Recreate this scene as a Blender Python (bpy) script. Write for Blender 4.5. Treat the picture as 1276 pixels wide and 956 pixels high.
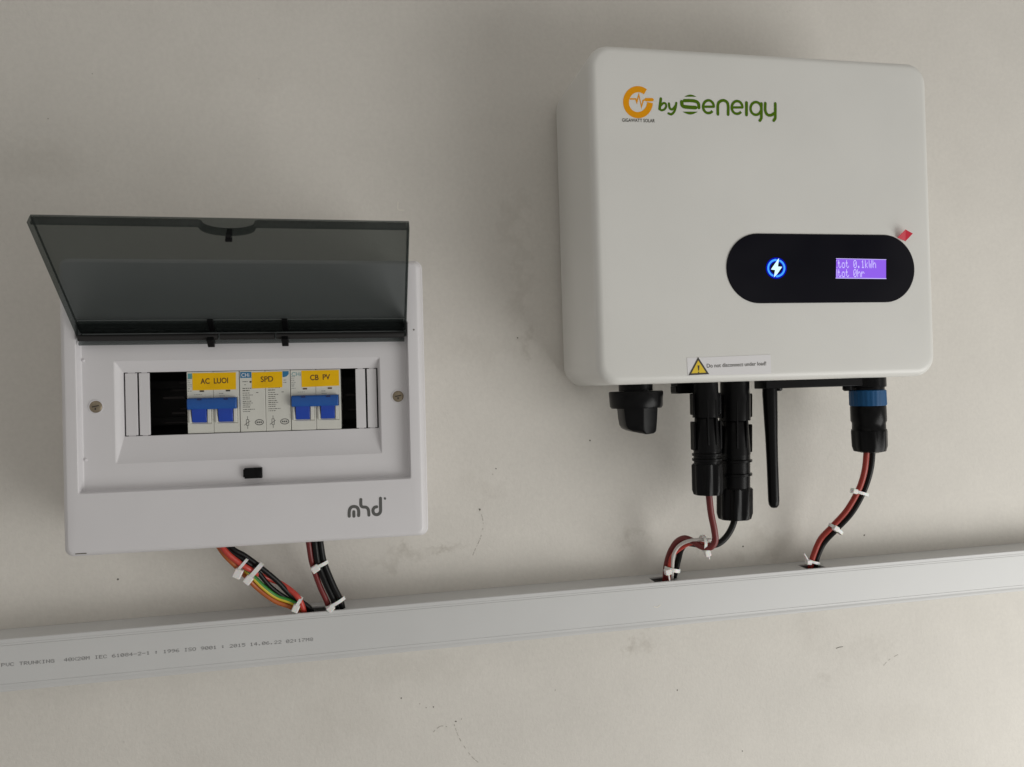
import bpy, bmesh, math, random
from mathutils import Vector, Matrix
random.seed(7)
for o in list(bpy.data.objects): bpy.data.objects.remove(o)
SC = bpy.context.scene
COL = SC.collection
MM = 0.001

# ------------------------------------------------------------------ camera
CAM = Vector((0.12923, -0.64423, 0.00374))
RT = Vector((0.98180153, -0.18763723, -0.029292))
UP = Vector((0.02760579, -0.01159396, 0.99955165))
FW = Vector((0.18789272, 0.98216997, 0.00620309))
FOC = 930.28
cd = bpy.data.cameras.new('camera'); cam = bpy.data.objects.new('camera', cd); COL.objects.link(cam)
cd.sensor_width = 36; cd.sensor_fit = 'HORIZONTAL'; cd.lens = FOC / 1276 * 36
cd.clip_start = 0.01; cd.clip_end = 50
m = Matrix((RT, UP, -FW)).transposed().to_4x4(); m.translation = CAM
cam.matrix_world = m
SC.camera = cam

# ------------------------------------------------------------------ light
w = bpy.data.worlds.new('World'); SC.world = w; w.use_nodes = True
bg = w.node_tree.nodes['Background']
bg.inputs['Color'].default_value = (1.0, 0.965, 0.91, 1); bg.inputs['Strength'].default_value = 0.34
# the unseen room: uneven, softly mottled ambient light
wn = w.node_tree; tcw = wn.nodes.new('ShaderNodeTexCoord'); nz = wn.nodes.new('ShaderNodeTexNoise'); nz.inputs['Scale'].default_value = 3.2; nz.inputs['Detail'].default_value = 4
rp_ = wn.nodes.new('ShaderNodeMapRange'); rp_.inputs['From Min'].default_value = .40; rp_.inputs['From Max'].default_value = .60; rp_.inputs['To Min'].default_value = .10; rp_.inputs['To Max'].default_value = .50
wn.links.new(tcw.outputs['Generated'], nz.inputs['Vector']); wn.links.new(nz.outputs['Fac'], rp_.inputs['Value']); 
sx_ = wn.nodes.new('ShaderNodeSeparateXYZ'); wn.links.new(tcw.outputs['Generated'], sx_.inputs[0])      # pale ceiling above, darker floor below
rz_ = wn.nodes.new('ShaderNodeMapRange'); rz_.inputs['From Min'].default_value = -1; rz_.inputs['To Min'].default_value = .55; rz_.inputs['To Max'].default_value = 1.5; wn.links.new(sx_.outputs['Z'], rz_.inputs['Value'])
ml_ = wn.nodes.new('ShaderNodeMath'); ml_.operation = 'MULTIPLY'; wn.links.new(rp_.outputs['Result'], ml_.inputs[0]); wn.links.new(rz_.outputs['Result'], ml_.inputs[1]); wn.links.new(ml_.outputs[0], bg.inputs['Strength'])
def area(name, loc, target, sx, sy, power, color):
    l = bpy.data.lights.new(name, 'AREA'); l.shape = 'RECTANGLE'; l.size = sx; l.size_y = sy; l.energy = power; l.color = color
    o = bpy.data.objects.new(name, l); COL.objects.link(o); o.location = loc
    o.rotation_euler = (Vector(target) - Vector(loc)).to_track_quat('-Z', 'Z').to_euler()
    return o
# daylight through the open doorway to the right of the wall
area('doorway_daylight', (1.36, -0.88, -0.68), (0.45, 0, -0.1), 0.85, 1.1, 12.6, (1.0, 0.995, 0.965))
SC.view_settings.view_transform = 'Standard'; SC.view_settings.look = 'None'
SC.view_settings.exposure = 0.10; SC.view_settings.gamma = 1
SC.render.resolution_x = 1024; SC.render.resolution_y = 767

# ------------------------------------------------------------------ helpers
def at(px, py, y):
    """point (mm) on the vertical plane y (mm) seen at photo position px, py"""
    d = FW + RT * ((px - 638) / FOC) - UP * ((py - 478) / FOC)
    t = (y * MM - CAM.y) / d.y
    return (CAM + d * t) * 1000
BT = 0.0044; TT = -0.0048                       # tiny tilts (about Y) of the box and the trunking
def roty(p, a, c=(0, 0, 0)):
    x, z = p[0] - c[0], p[2] - c[2]
    return Vector((c[0] + x * math.cos(a) + z * math.sin(a), p[1], c[2] - x * math.sin(a) + z * math.cos(a)))
def atb(px, py, y): return roty(at(px, py, y), -BT)

MATS = {}
def mat(name, col, rough=0.5, noise=0.0, scale=60, bump=0.0, bscale=400, spec=0.5, emit=None, estr=1, coat=0, sss=0):
    if name in MATS: return MATS[name]
    m = bpy.data.materials.new(name); m.use_nodes = True; nt = m.node_tree; b = nt.nodes['Principled BSDF']
    b.inputs['Base Color'].default_value = (*col, 1); b.inputs['Roughness'].default_value = rough
    b.inputs['Specular IOR Level'].default_value = spec; b.inputs['Coat Weight'].default_value = coat
    if sss:
        b.inputs['Subsurface Weight'].default_value = sss; b.inputs['Subsurface Scale'].default_value = 0.002
    if emit:
        b.inputs['Emission Color'].default_value = (*emit, 1); b.inputs['Emission Strength'].default_value = estr
    if noise or bump:
        tc = nt.nodes.new('ShaderNodeTexCoord')
    if noise:
        n = nt.nodes.new('ShaderNodeTexNoise'); n.inputs['Scale'].default_value = scale; n.inputs['Detail'].default_value = 5
        nt.links.new(tc.outputs['Object'], n.inputs['Vector'])
        mr = nt.nodes.new('ShaderNodeMapRange'); mr.inputs['From Min'].default_value = 0.3; mr.inputs['From Max'].default_value = 0.7
        mr.inputs['To Min'].default_value = 1 - noise; mr.inputs['To Max'].default_value = 1 + noise
        nt.links.new(n.outputs['Fac'], mr.inputs['Value'])
        mx = nt.nodes.new('ShaderNodeVectorMath'); mx.operation = 'SCALE'; mx.inputs[0].default_value = col
        nt.links.new(mr.outputs['Result'], mx.inputs['Scale']); nt.links.new(mx.outputs[0], b.inputs['Base Color'])
        r2 = nt.nodes.new('ShaderNodeMapRange'); r2.inputs['To Min'].default_value = rough * .85; r2.inputs['To Max'].default_value = min(1, rough * 1.15)
        nt.links.new(n.outputs['Fac'], r2.inputs['Value']); nt.links.new(r2.outputs['Result'], b.inputs['Roughness'])
    if bump:
        n2 = nt.nodes.new('ShaderNodeTexNoise'); n2.inputs['Scale'].default_value = bscale; n2.inputs['Detail'].default_value = 3
        nt.links.new(tc.outputs['Object'], n2.inputs['Vector'])
        bp = nt.nodes.new('ShaderNodeBump'); bp.inputs['Strength'].default_value = bump; bp.inputs['Distance'].default_value = 0.0005
        nt.links.new(n2.outputs['Fac'], bp.inputs['Height']); nt.links.new(bp.outputs['Normal'], b.inputs['Normal'])
    MATS[name] = m
    return m

def emis(name, col, s):
    m = bpy.data.materials.new(name); m.use_nodes = True; nt = m.node_tree; nt.nodes.clear()
    e = nt.nodes.new('ShaderNodeEmission'); e.inputs[0].default_value = (*col, 1); e.inputs[1].default_value = s
    o = nt.nodes.new('ShaderNodeOutputMaterial'); nt.links.new(e.outputs[0], o.inputs[0]); MATS[name] = m
    return m

# geometry: every builder returns (verts mm, faces)
def join(*gs):
    V, F = [], []
    for v, f in gs:
        n = len(V); V += [Vector(p) for p in v]; F += [tuple(i + n for i in q) for q in f]
    return V, F
def box(x0, x1, y0, y1, z0, z1):
    v = [(x, y, z) for z in (z0, z1) for y in (y0, y1) for x in (x0, x1)]
    f = [(0, 2, 3, 1), (4, 5, 7, 6), (0, 1, 5, 4), (2, 6, 7, 3), (0, 4, 6, 2), (1, 3, 7, 5)]
    return [Vector(p) for p in v], f
def loft(loops, cap0=False, cap1=False):
    n = len(loops[0]); V = [Vector(p) for l in loops for p in l]; F = []
    for k in range(len(loops) - 1):
        a, b = k * n, (k + 1) * n
        for i in range(n):
            j = (i + 1) % n; F.append((a + i, a + j, b + j, b + i))
    if cap0: F.append(tuple(range(n))[::-1])
    if cap1: F.append(tuple((len(loops) - 1) * n + i for i in range(n)))
    return V, F
def rrect(x0, x1, z0, z1, r, y, n=6):
    P = []
    for cx, cz, a0 in ((x1 - r, z1 - r, 0), (x0 + r, z1 - r, 90), (x0 + r, z0 + r, 180), (x1 - r, z0 + r, 270)):
        for k in range(n + 1):
            a = math.radians(a0 + 90 * k / n); P.append(Vector((cx + r * math.cos(a), y, cz + r * math.sin(a))))
    return P
def lathe(prof, c, top=None, n=28, flute=0, nf=10):
    """profile of (radius, z); runs down from c; optional lean towards point `top`"""
    loops = []
    for r, z, *fl in prof:
        f = fl[0] if fl else 0
        L = []
        for k in range(n):
            a = 2 * math.pi * k / n
            rr = r * (1 - f * (0.5 + 0.5 * math.cos(a * nf)))
            L.append(Vector((c[0] + rr * math.cos(a), c[1] + rr * math.sin(a), c[2] + z)))
        loops.append(L)
    if top:                                      # shear so that the axis passes through `top`
        s = (Vector(top) - Vector(c)) / (top[2] - c[2])
        for L in loops:
            for p in L:
                dz = p.z - c[2]; p.x += s.x * dz; p.y += s.y * dz
    return loft(loops, True, True)
def catmull(P, n=10):
    P = [Vector(p) for p in P]; Q = [2 * P[0] - P[1]] + P + [2 * P[-1] - P[-2]]; R = []
    for i in range(1, len(Q) - 2):
        for k in range(n):
            t = k / n; a, b, c, d = Q[i - 1:i + 3]
            R.append(0.5 * ((2 * b) + (c - a) * t + (2 * a - 5 * b + 4 * c - d) * t * t + (3 * b - a - 3 * c + d) * t ** 3))
    return R + [P[-1]]
def tube(P, r, n=14, res=10):
    P = catmull(P, res) if res else [Vector(p) for p in P]
    loops = []; up = None
    for i, p in enumerate(P):
        t = (P[min(i + 1, len(P) - 1)] - P[max(i - 1, 0)]).normalized()
        if up is None: up = t.orthogonal().normalized()
        up = (up - t * up.dot(t)).normalized(); s = t.cross(up)
        rr = r(i / (len(P) - 1)) if callable(r) else r
        loops.append([p + rr * (math.cos(2 * math.pi * k / n) * up + math.sin(2 * math.pi * k / n) * s) for k in range(n)])
    return loft(loops, True, True)
def prism_y(poly, y0, y1):                      # poly of (x, z)
    return loft([[Vector((x, y0, z)) for x, z in poly], [Vector((x, y1, z)) for x, z in poly]], True, True)
def prism_x(poly, x0, x1):                      # poly of (y, z)
    return loft([[Vector((x0, y, z)) for y, z in poly], [Vector((x1, y, z)) for y, z in poly]], True, True)
def stroke(P, wd, lift=0.15, closed=False, cap=True):
    """painted line: ribbon along points on an X-Z plane, raised towards -y"""
    P = [Vector(p) for p in P]; n = len(P); L = []; Rr = []
    for i in range(n):
        a = P[(i - 1) % n] if (i > 0 or closed) else P[i]; b = P[(i + 1) % n] if (i < n - 1 or closed) else P[i]
        d1 = (P[i] - a).normalized() if (P[i] - a).length > 1e-9 else None
        d2 = (b - P[i]).normalized() if (b - P[i]).length > 1e-9 else None
        d1 = d1 or d2; d2 = d2 or d1
        n1 = Vector((-d1.z, 0, d1.x)); n2 = Vector((-d2.z, 0, d2.x)); mtr = (n1 + n2)
        mtr = mtr / max(mtr.length_squared, .35) * 2
        L.append(P[i] + mtr * wd / 2); Rr.append(P[i] - mtr * wd / 2)
    if cap and not closed:
        def arc(c, frm, sign):
            v = frm - c; return [c + roty(v, sign * math.pi * k / 6) for k in range(1, 6)]
        c1 = arc(P[-1], L[-1], 1); c0 = arc(P[0], Rr[0], 1)
        # strip of quads plus two round end fans
        V = L + Rr; F = []
        for i in range(n - 1): F.append((i, n + i, n + i + 1, i + 1))
        k = len(V); V = V + c1; F.append(tuple([n - 1] + [2 * n - 1] + [k + j for j in range(4, -1, -1)]))
        k = len(V); V = V + c0; F.append(tuple([n] + [0] + [k + j for j in range(4, -1, -1)]))
    else:
        V = L + Rr; F = [(i, n + i, n + (i + 1) % n, (i + 1) % n) for i in range(n if closed else n - 1)]
    return [Vector((p.x, p.y - lift, p.z)) for p in V], F
def arc(c, rx, rz, a0, a1, n=20):
    return [Vector((c[0] + rx * math.cos(math.radians(a0 + (a1 - a0) * k / n)), 0, c[1] + rz * math.sin(math.radians(a0 + (a1 - a0) * k / n)))) for k in range(n + 1)]
def flat(poly, y, lift=0.15):
    return [Vector((p[0], y - lift, p[-1])) for p in poly], [tuple(range(len(poly)))]
def slab(poly, y0, y1):                         # (x,z) polygon with thickness
    return prism_y([(p[0], p[-1]) for p in poly], y0, y1)
def textmesh(body, p0, p1, cap, bold=0.0, shear=0.0, lift=0.15):
    """lettering from p0 to p1 along a wall-parallel plane, cap height in mm"""
    c = bpy.data.curves.new('lettering', 'FONT'); c.body = body; c.size = 1; c.offset = bold; c.shear = shear; c.resolution_u = 4
    o = bpy.data.objects.new('lettering', c); COL.objects.link(o)
    dg = bpy.context.evaluated_depsgraph_get(); me = o.evaluated_get(dg).to_mesh()
    V = [v.co.copy() for v in me.vertices]; F = [tuple(p.vertices) for p in me.polygons]
    o.evaluated_get(dg).to_mesh_clear(); bpy.data.objects.remove(o)
    x0 = min(v.x for v in V); x1 = max(v.x for v in V); hz = max(v.y for v in V)
    p0 = Vector(p0); p1 = Vector(p1); d = p1 - p0; L = d.length; ux = d / L; uz = Vector((-ux.z, 0, ux.x))
    return [p0 + ux * ((v.x - x0) / (x1 - x0) * L) + uz * (v.y / hz * cap) + Vector((0, -lift, 0)) for v in V], F

DOT = {'E': '7F49494941', 'H': '7F0808087F', 't': '043F444020', 'o': '3844444438', '0': '3E5149453E', '.': '0060600000', '1': '00427F4000',
 'k': '7F10284400', 'W': '3F4038403F', 'h': '7F08040478', 'r': '7C08040408', 'P': '7F09090906', 'V': '1F2040201F', 'C': '3E41414122', 'T': '01017F0101',
 'R': '7F09192946', 'U': '3F4040403F', 'N': '7F0408107F', 'K': '7F08142241', 'I': '00417F4100', 'G': '3E4149497A', '4': '1814127F10', 'X': '6314081463',
 '2': '4261514946', 'M': '7F020C027F', '6': '3C4A494930', '8': '3649494936', '-': '0808080808', ':': '0036360000', '9': '064949291E', 'S': '4649494931',
 'O': '3E4141413E', '5': '2745454539', ' ': '0000000000', '7': '0171090503', '(': '001C224100'}
def dots(body, p0, ux, pitch_x, pitch_z, size=0.86, clip=None, lift=0.15):
    V, F = [], []
    ux = Vector(ux).normalized(); uz = Vector((-ux.z, 0, ux.x)); p0 = Vector(p0)
    for i, ch in enumerate(body):
        h = DOT[ch]
        for c in range(5):
            bits = int(h[2 * c:2 * c + 2], 16)
            for r in range(7):
                if bits >> r & 1:
                    x = (i * 6 + c) * pitch_x; z = (6 - r) * pitch_z
                    if clip is not None and x < clip: continue
                    n = len(V)
                    for a, b in ((0, 0), (1, 0), (1, 1), (0, 1)):
                        V.append(p0 + ux * (x + a * size * pitch_x) + uz * (z + b * size * pitch_z) + Vector((0, -lift, 0)))
                    F.append((n, n + 1, n + 2, n + 3))
    return V, F

def thing(name, label, cat, base, group=None, a=0.0):
    o = bpy.data.objects.new(name, None); COL.objects.link(o)
    o.empty_display_size = 0.02; o['label'] = label; o['category'] = cat
    if group: o['group'] = group
    o['_b'] = [float(x) for x in base]
    o.location = roty(Vector(base), a) * MM; o.rotation_euler = (0, a, 0)
    return o
def root(o):
    while o.parent: o = o.parent
    return o
def part(name, geo, material, parent, label=None, smooth=None, bevel=0, seg=2, kind=None):
    V, F = geo
    base = Vector(root(parent)['_b']) if parent is not None and '_b' in root(parent) else Vector()
    me = bpy.data.meshes.new(name); me.from_pydata([(Vector(v) - base) * MM for v in V], [], F)
    bm = bmesh.new(); bm.from_mesh(me); bmesh.ops.recalc_face_normals(bm, faces=bm.faces[:]) if bevel >= 0 else None; bm.to_mesh(me); bm.free()
    me.materials.append(MATS[material])
    if smooth is not None:
        me.shade_smooth(); me.set_sharp_from_angle(angle=math.radians(smooth))
    o = bpy.data.objects.new(name, me); COL.objects.link(o)
    if parent is not None: o.parent = parent
    if bevel > 0:
        md = o.modifiers.new('bevel', 'BEVEL'); md.width = bevel * MM; md.segments = seg; md.limit_method = 'ANGLE'; md.angle_limit = math.radians(35)
        md.harden_normals = False
        if smooth is None: me.shade_smooth(); me.set_sharp_from_angle(angle=math.radians(35))
    if label: o['label'] = label
    if kind: o['kind'] = kind
    return o
def solo(name, geo, material, label, cat, group=None, **k):
    o = part(name, geo, material, None, **k); o['label'] = label; o['category'] = cat
    if group: o['group'] = group
    return o
def finish_things():
    for o in bpy.data.objects:
        if '_b' in o: del o['_b']

# ------------------------------------------------------------------ materials
mat('box_plastic', (0.70, 0.685, 0.70), 0.42, 0.015, 25, 0.05, 900)
mat('inverter_paint', (0.715, 0.710, 0.678), 0.36, 0.025, 12, 0.16, 1300)
mat('trunking_pvc', (0.61, 0.612, 0.607), 0.4, 0.025, 14, 0.04, 700)
mat('black_plastic', (0.004, 0.004, 0.0045), 0.30, 0.1, 80, 0.08, 1200, spec=0.15)
mat('dark_inside', (0.012, 0.011, 0.011), 0.6)
mat('inside_rib', (0.02, 0.016, 0.016), 0.5, spec=.2)
mat('gloss_black', (0.0012, 0.0012, 0.005), 0.04, spec=0.2)
mat('breaker_white', (0.66, 0.655, 0.60), 0.45, 0.02, 120)
mat('breaker_blue', (0.010, 0.090, 0.36), 0.42, 0.05, 150)
mat('lever_blue', (0.010, 0.055, 0.40), 0.36, 0.05, 150)
mat('ring_blue', (0.004, 0.07, 0.19), 0.5, spec=.3)
mat('sticker_yellow', (0.86, 0.50, 0.006), 0.6, 0.05, 90, spec=.15)
mat('print_dark', (0.05, 0.045, 0.035), 0.6)
mat('print_grey', (0.10, 0.10, 0.095), 0.6)
mat('print_trunk', (0.19, 0.19, 0.19), 0.6)
mat('print_faint', (0.30, 0.31, 0.30), 0.6)
mat('print_brown', (0.10, 0.045, 0.01), 0.6)
mat('notch_blue', (0.006, 0.02, 0.12), 0.5)
mat('brand_blue', (0.02, 0.17, 0.34), 0.5)
mat('brand_teal', (0.10, 0.30, 0.33), 0.5)
mat('logo_green', (0.075, 0.155, 0.004), 0.7, spec=.12)
mat('logo_orange', (0.80, 0.33, 0.006), 0.7, spec=.12)
mat('sticker_white', (0.76, 0.75, 0.76), 0.35)
mat('warning_yellow', (0.78, 0.56, 0.03), 0.45)
mat('red_film', (0.66, 0.006, 0.035), 0.3)
mat('screw_metal', (0.30, 0.25, 0.18), 0.45, 0.15, 300)
MATS['screw_metal'].node_tree.nodes['Principled BSDF'].inputs['Metallic'].default_value = 0.7
mat('screw_slot', (0.05, 0.04, 0.03), 0.7)
mat('wire_black', (0.005, 0.005, 0.005), 0.36, 0.1, 200, spec=0.22)
mat('wire_red', (0.50, 0.050, 0.034), 0.38, 0.04, 200)
mat('wire_dark_red', (0.15, 0.014, 0.014), 0.4, 0.06, 200)
mat('wire_brick', (0.33, 0.030, 0.018), 0.38, 0.06, 200)
mat('wire_orange', (0.42, 0.105, 0.02), 0.4, 0.04, 200)
mat('wire_green', (0.03, 0.22, 0.03), 0.4)
mat('wire_yellow', (0.60, 0.45, 0.03), 0.4)
mat('wire_white', (0.62, 0.58, 0.55), 0.38)
mat('nylon', (0.80, 0.79, 0.77), 0.38, sss=0.3)
mat('mark_dark', (0.13, 0.12, 0.10), 0.9)
mat('mark_grey', (0.40, 0.375, 0.33), 0.9)
mat('mark_light', (0.78, 0.75, 0.68), 0.9)
emis('lcd_violet', (0.34, 0.145, 0.98), .80)
emis('lcd_text', (0.60, 0.52, 1.0), 1.0)
emis('led_white', (0.58, 0.86, 1.0), 1.25)
emis('led_cyan', (0.06, 0.36, 1.0), 1.05)
emis('glow_blue', (0.004, 0.008, 0.75), 0.55)

# smoked transparent plastic
m = bpy.data.materials.new('smoked_plastic'); m.use_nodes = True; nt = m.node_tree; nt.nodes.clear()
tr = nt.nodes.new('ShaderNodeBsdfTransparent'); tr.inputs[0].default_value = (0.57, 0.595, 0.59, 1)
pr = nt.nodes.new('ShaderNodeBsdfPrincipled'); pr.inputs['Base Color'].default_value = (0.036, 0.042, 0.040, 1); pr.inputs['Roughness'].default_value = 0.10
mx = nt.nodes.new('ShaderNodeMixShader'); mx.inputs[0].default_value = 0.22
out = nt.nodes.new('ShaderNodeOutputMaterial')
nt.links.new(tr.outputs[0], mx.inputs[1]); nt.links.new(pr.outputs[0], mx.inputs[2]); nt.links.new(mx.outputs[0], out.inputs[0])
MATS['smoked_plastic'] = m

# painted plaster wall: mottled paint, trowel unevenness, smudges and stains with shapes of their own
def wall_material():
    m = bpy.data.materials.new('wall_paint'); m.use_nodes = True; nt = m.node_tree; b = nt.nodes['Principled BSDF']
    b.inputs['Roughness'].default_value = 0.75; b.inputs['Specular IOR Level'].default_value = 0.25
    N = nt.nodes.new; L = nt.links.new
    tc = N('ShaderNodeTexCoord')
    def noise(scale, detail=5, rough=.55, vec=None):
        n = N('ShaderNodeTexNoise'); n.inputs['Scale'].default_value = scale; n.inputs['Detail'].default_value = detail; n.inputs['Roughness'].default_value = rough
        L(vec or tc.outputs['Object'], n.inputs['Vector']); return n
    def rng(src, a, b_, c, d):
        r = N('ShaderNodeMapRange'); r.inputs['From Min'].default_value = a; r.inputs['From Max'].default_value = b_
        r.inputs['To Min'].default_value = c; r.inputs['To Max'].default_value = d; L(src, r.inputs['Value']); return r.outputs['Result']
    def math_(op, a, b_):
        n = N('ShaderNodeMath'); n.operation = op
        for i, v in enumerate((a, b_)):
            if isinstance(v, (int, float)): n.inputs[i].default_value = v
            else: L(v, n.inputs[i])
        return n.outputs[0]
    big = noise(4.5, 4); mid = noise(22, 6, .65); fine = noise(260, 3); spk = noise(95, 2)
    val = math_('MULTIPLY', rng(big.outputs['Fac'], .3, .7, .97, 1.02), rng(mid.outputs['Fac'], .3, .7, .975, 1.02))
    val = math_('MULTIPLY', val, rng(fine.outputs['Fac'], .3, .7, .97, 1.022))
    val = math_('MULTIPLY', val, rng(spk.outputs['Fac'], .74, .80, 1.0, .86))
    # smudges: (x, z, rx, rz, darkness)
    warp = noise(38, 4, .7)
    wv = N('ShaderNodeVectorMath'); wv.operation = 'SUBTRACT'; L(warp.outputs['Color'], wv.inputs[0]); wv.inputs[1].default_value = (.5, .5, .5)
    ws = N('ShaderNodeVectorMath'); ws.operation = 'SCALE'; L(wv.outputs[0], ws.inputs[0]); ws.inputs['Scale'].default_value = .075
    wp = N('ShaderNodeVectorMath'); wp.operation = 'ADD'; L(tc.outputs['Object'], wp.inputs[0]); L(ws.outputs[0], wp.inputs[1])
    stain = None
    for x, z, rx, rz, k in ((.258, .150, .009, .034, .13), (.262, .105, .006, .025, .12), (.256, .08, .006, .02, .10), (.266, .041, .006, .010, .30), (.232, .035, .05, .012, .10),
                            (.358, -.228, .010, .009, .34), (.192, -.131, .016, .005, .42), (.152, -.137, .014, .007, .28),
                            (.497, -.150, .030, .014, .26), (.10, -.27, .03, .02, .10), (.15, -.235, .05, .012, .10), (-.12, .19, .035, .012, .14),
                            (.55, -.285, .008, .008, .2), (.59, -.26, .03, .008, .10), (.535, -.23, .02, .02, .10), (.36, -.134, .01, .006, .24), (.225, -.085, .018, .010, .12), (.43, -.14, .012, .006, .2),
                            (-.02, -.30, .03, .02, .10), (.03, .27, .05, .015, .06), (.62, -.33, .05, .02, .07)):
        s = N('ShaderNodeVectorMath'); s.operation = 'SUBTRACT'; L(wp.outputs[0], s.inputs[0]); s.inputs[1].default_value = (x, 0, z)
        d = N('ShaderNodeVectorMath'); d.operation = 'MULTIPLY'; L(s.outputs[0], d.inputs[0]); d.inputs[1].default_value = (1 / rx, 0, 1 / rz)
        ln = N('ShaderNodeVectorMath'); ln.operation = 'LENGTH'; L(d.outputs[0], ln.inputs[0])
        f = rng(ln.outputs['Value'], .2, 1.5, k * .5, 0)
        stain = f if stain is None else math_('ADD', stain, f)
    stain = math_('MULTIPLY', stain, rng(mid.outputs['Fac'], .35, .65, .5, 1.2))
    val = math_('MULTIPLY', val, math_('SUBTRACT', 1.0, stain))
    cmix = N('ShaderNodeMix'); cmix.data_type = 'RGBA'; L(stain, cmix.inputs[0])
    cmix.inputs[6].default_value = (.700, .672, .622, 1); cmix.inputs[7].default_value = (.60, .53, .42, 1)
    sc = N('ShaderNodeVectorMath'); sc.operation = 'SCALE'; L(cmix.outputs[2], sc.inputs[0]); L(val, sc.inputs['Scale'])
    L(sc.outputs[0], b.inputs['Base Color'])
    b1 = N('ShaderNodeBump'); b1.inputs['Strength'].default_value = .35; b1.inputs['Distance'].default_value = .004; L(noise(9, 3).outputs['Fac'], b1.inputs['Height'])
    b2 = N('ShaderNodeBump'); b2.inputs['Strength'].default_value = .42; b2.inputs['Distance'].default_value = .0009; L(noise(70, 6, .7).outputs['Fac'], b2.inputs['Height']); L(b1.outputs[0], b2.inputs['Normal'])
    b3 = N('ShaderNodeBump'); b3.inputs['Strength'].default_value = .45; b3.inputs['Distance'].default_value = .0004; L(noise(420, 2).outputs['Fac'], b3.inputs['Height']); L(b2.outputs[0], b3.inputs['Normal'])
    L(b3.outputs[0], b.inputs['Normal'])
    MATS['wall_paint'] = m
wall_material()

# ------------------------------------------------------------------ setting: the wall
wall = part('wall', box(-1400, 2600, 0, 90, -1500, 1600), 'wall_paint', None); wall['kind'] = 'structure'
def crack(pts, wd, name, material, dash=False):
    P = [at(x, y, 0) for x, y in pts]
    if not dash:
        part(name, stroke(catmull(P, 4), wd, 0.12), material, wall); return
    Q = catmull(P, 9); gs = []; i = 0
    while i < len(Q) - 3:
        k = random.randint(1, 3); gs.append(stroke(Q[i:i + k + 1], wd * random.uniform(.6, 1.2), 0.12)); i += k + random.randint(1, 4)
    part(name, join(*gs), material, wall)
crack([(597, 634), (601, 645), (602, 657), (598, 672), (592, 685), (587, 697)], .55, 'crack', 'mark_grey', True)
crack([(566, 903), (571, 917), (579, 931), (588, 943), (598, 952)], .6, 'crack', 'mark_grey', True)
crack([(540, 912), (549, 905), (559, 906)], .5, 'crack', 'mark_grey', True)
crack([(1042, 808), (1046, 806.5), (1050, 806)], .6, 'scratch', 'mark_dark')
crack([(1101, 829), (1108, 822), (1120, 815)], .5, 'scratch', 'mark_grey', True)
crack([(496, 252), (496, 261), (503, 262)], .9, 'chip', 'mark_light')
for i, (x, y, r) in enumerate(((147, 722, .9), (618, 584, .7), (614, 591, .6), (598, 635, .8), (645, 421, .9), (568, 899, .9), (575, 896, .6), (1077, 667, 1.0), (926, 681, 1.0), (925, 936, .7), (692, 860, .6), (844, 860, .7), (735, 549, .9), (115, 92, .6), (60, 148, .6), (500, 870, .7), (523, 877, .6), (531, 882, .6), (540, 881, .7))):
    c = at(x, y, 0)
    part('speck', flat([c + Vector((r * random.uniform(.6, 1.1) * math.cos(t * .9), 0, r * random.uniform(.6, 1.1) * math.sin(t * .9))) for t in range(7)], 0, .12), 'mark_dark' if r > .65 else 'mark_grey', wall)

# ------------------------------------------------------------------ cable trunking
ZT, HT, DT = -170.7, 38.3, 29.7
TC = (0, 0, ZT)
trunk = thing('cable_trunking', 'long white plastic cable trunking running along the wall under both units', 'trunking', (200, 0, ZT - HT))
# rotate the build frame about (0,0,ZT)
def tilt(geo): return [roty(v, TT, TC) for v in geo[0]], geo[1]
X0, X1 = -700, 1500
slots = [(70, 104), (369, 389), (515, 534)]
part('base_channel', tilt(join(box(X0, X1, -1.2, -.15, ZT - HT + .8, ZT - 1.3), box(X0, X1, -DT + 1.6, -.15, ZT - HT + .3, ZT - HT + 1.6))), 'trunking_pvc', trunk, bevel=.25)
gs = [box(X0, X1, -11, -.15, ZT - 1.3, ZT)]
xs = [X0] + [v for s in slots for v in s] + [X1]
for i in range(0, len(xs), 2): gs.append(box(xs[i], xs[i + 1], -DT + 1.75, -11, ZT - 1.3, ZT))
part('top_wall', tilt(join(*gs)), 'trunking_pvc', trunk)
prof = [(-DT + 1.7, ZT + .0), (-DT + 1.3, ZT + .55), (-DT + .5, ZT + .6), (-DT, ZT + .1), (-DT, ZT - 1.9), (-DT + .22, ZT - 2.15), (-DT + .22, ZT - 2.5), (-DT - .05, ZT - 2.8),
        (-DT - .05, ZT - 3.9), (-DT + .25, ZT - 4.0), (-DT + .25, ZT - 4.2), (-DT - .1, ZT - 4.4), (-DT - .1, ZT - HT + 6.2), (-DT + .25, ZT - HT + 6.0), (-DT + .25, ZT - HT + 5.75), (-DT - .05, ZT - HT + 5.5), (-DT - .05, ZT - HT + 4.2), (-DT + .2, ZT - HT + 3.9), (-DT + .2, ZT - HT + 3.5), (-DT, ZT - HT + 3.2),
        (-DT, ZT - HT + .6), (-DT + .6, ZT - HT), (-DT + 1.5, ZT - HT), (-DT + 1.5, ZT - 1.5), (-DT + 1.7, ZT - 1.5)]
cover = part('cover', tilt(prism_x(prof, X0, X1)), 'trunking_pvc', trunk, smooth=40)
TXT = '(PVC TRUNKING  40X20M IEC 61084-2-1 : 1996 ISO 9001 : 2015 14.06.22 02:17M8'
pa = at(-4, 831.5, -DT - .1); pb = at(391, 798.5, -DT - .1); L = (pb - pa).length
part('lettering', dots(TXT, pa, pb - pa, L / (len(TXT) * 6), 0.37, .95, lift=.12), 'print_trunk', cover, bevel=-1)
sc = [at(815, 756, -DT), at(819, 757, -DT), at(823, 754, -DT)]
part('scuff', stroke(sc, .9, .25), 'mark_light', cover)

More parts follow.
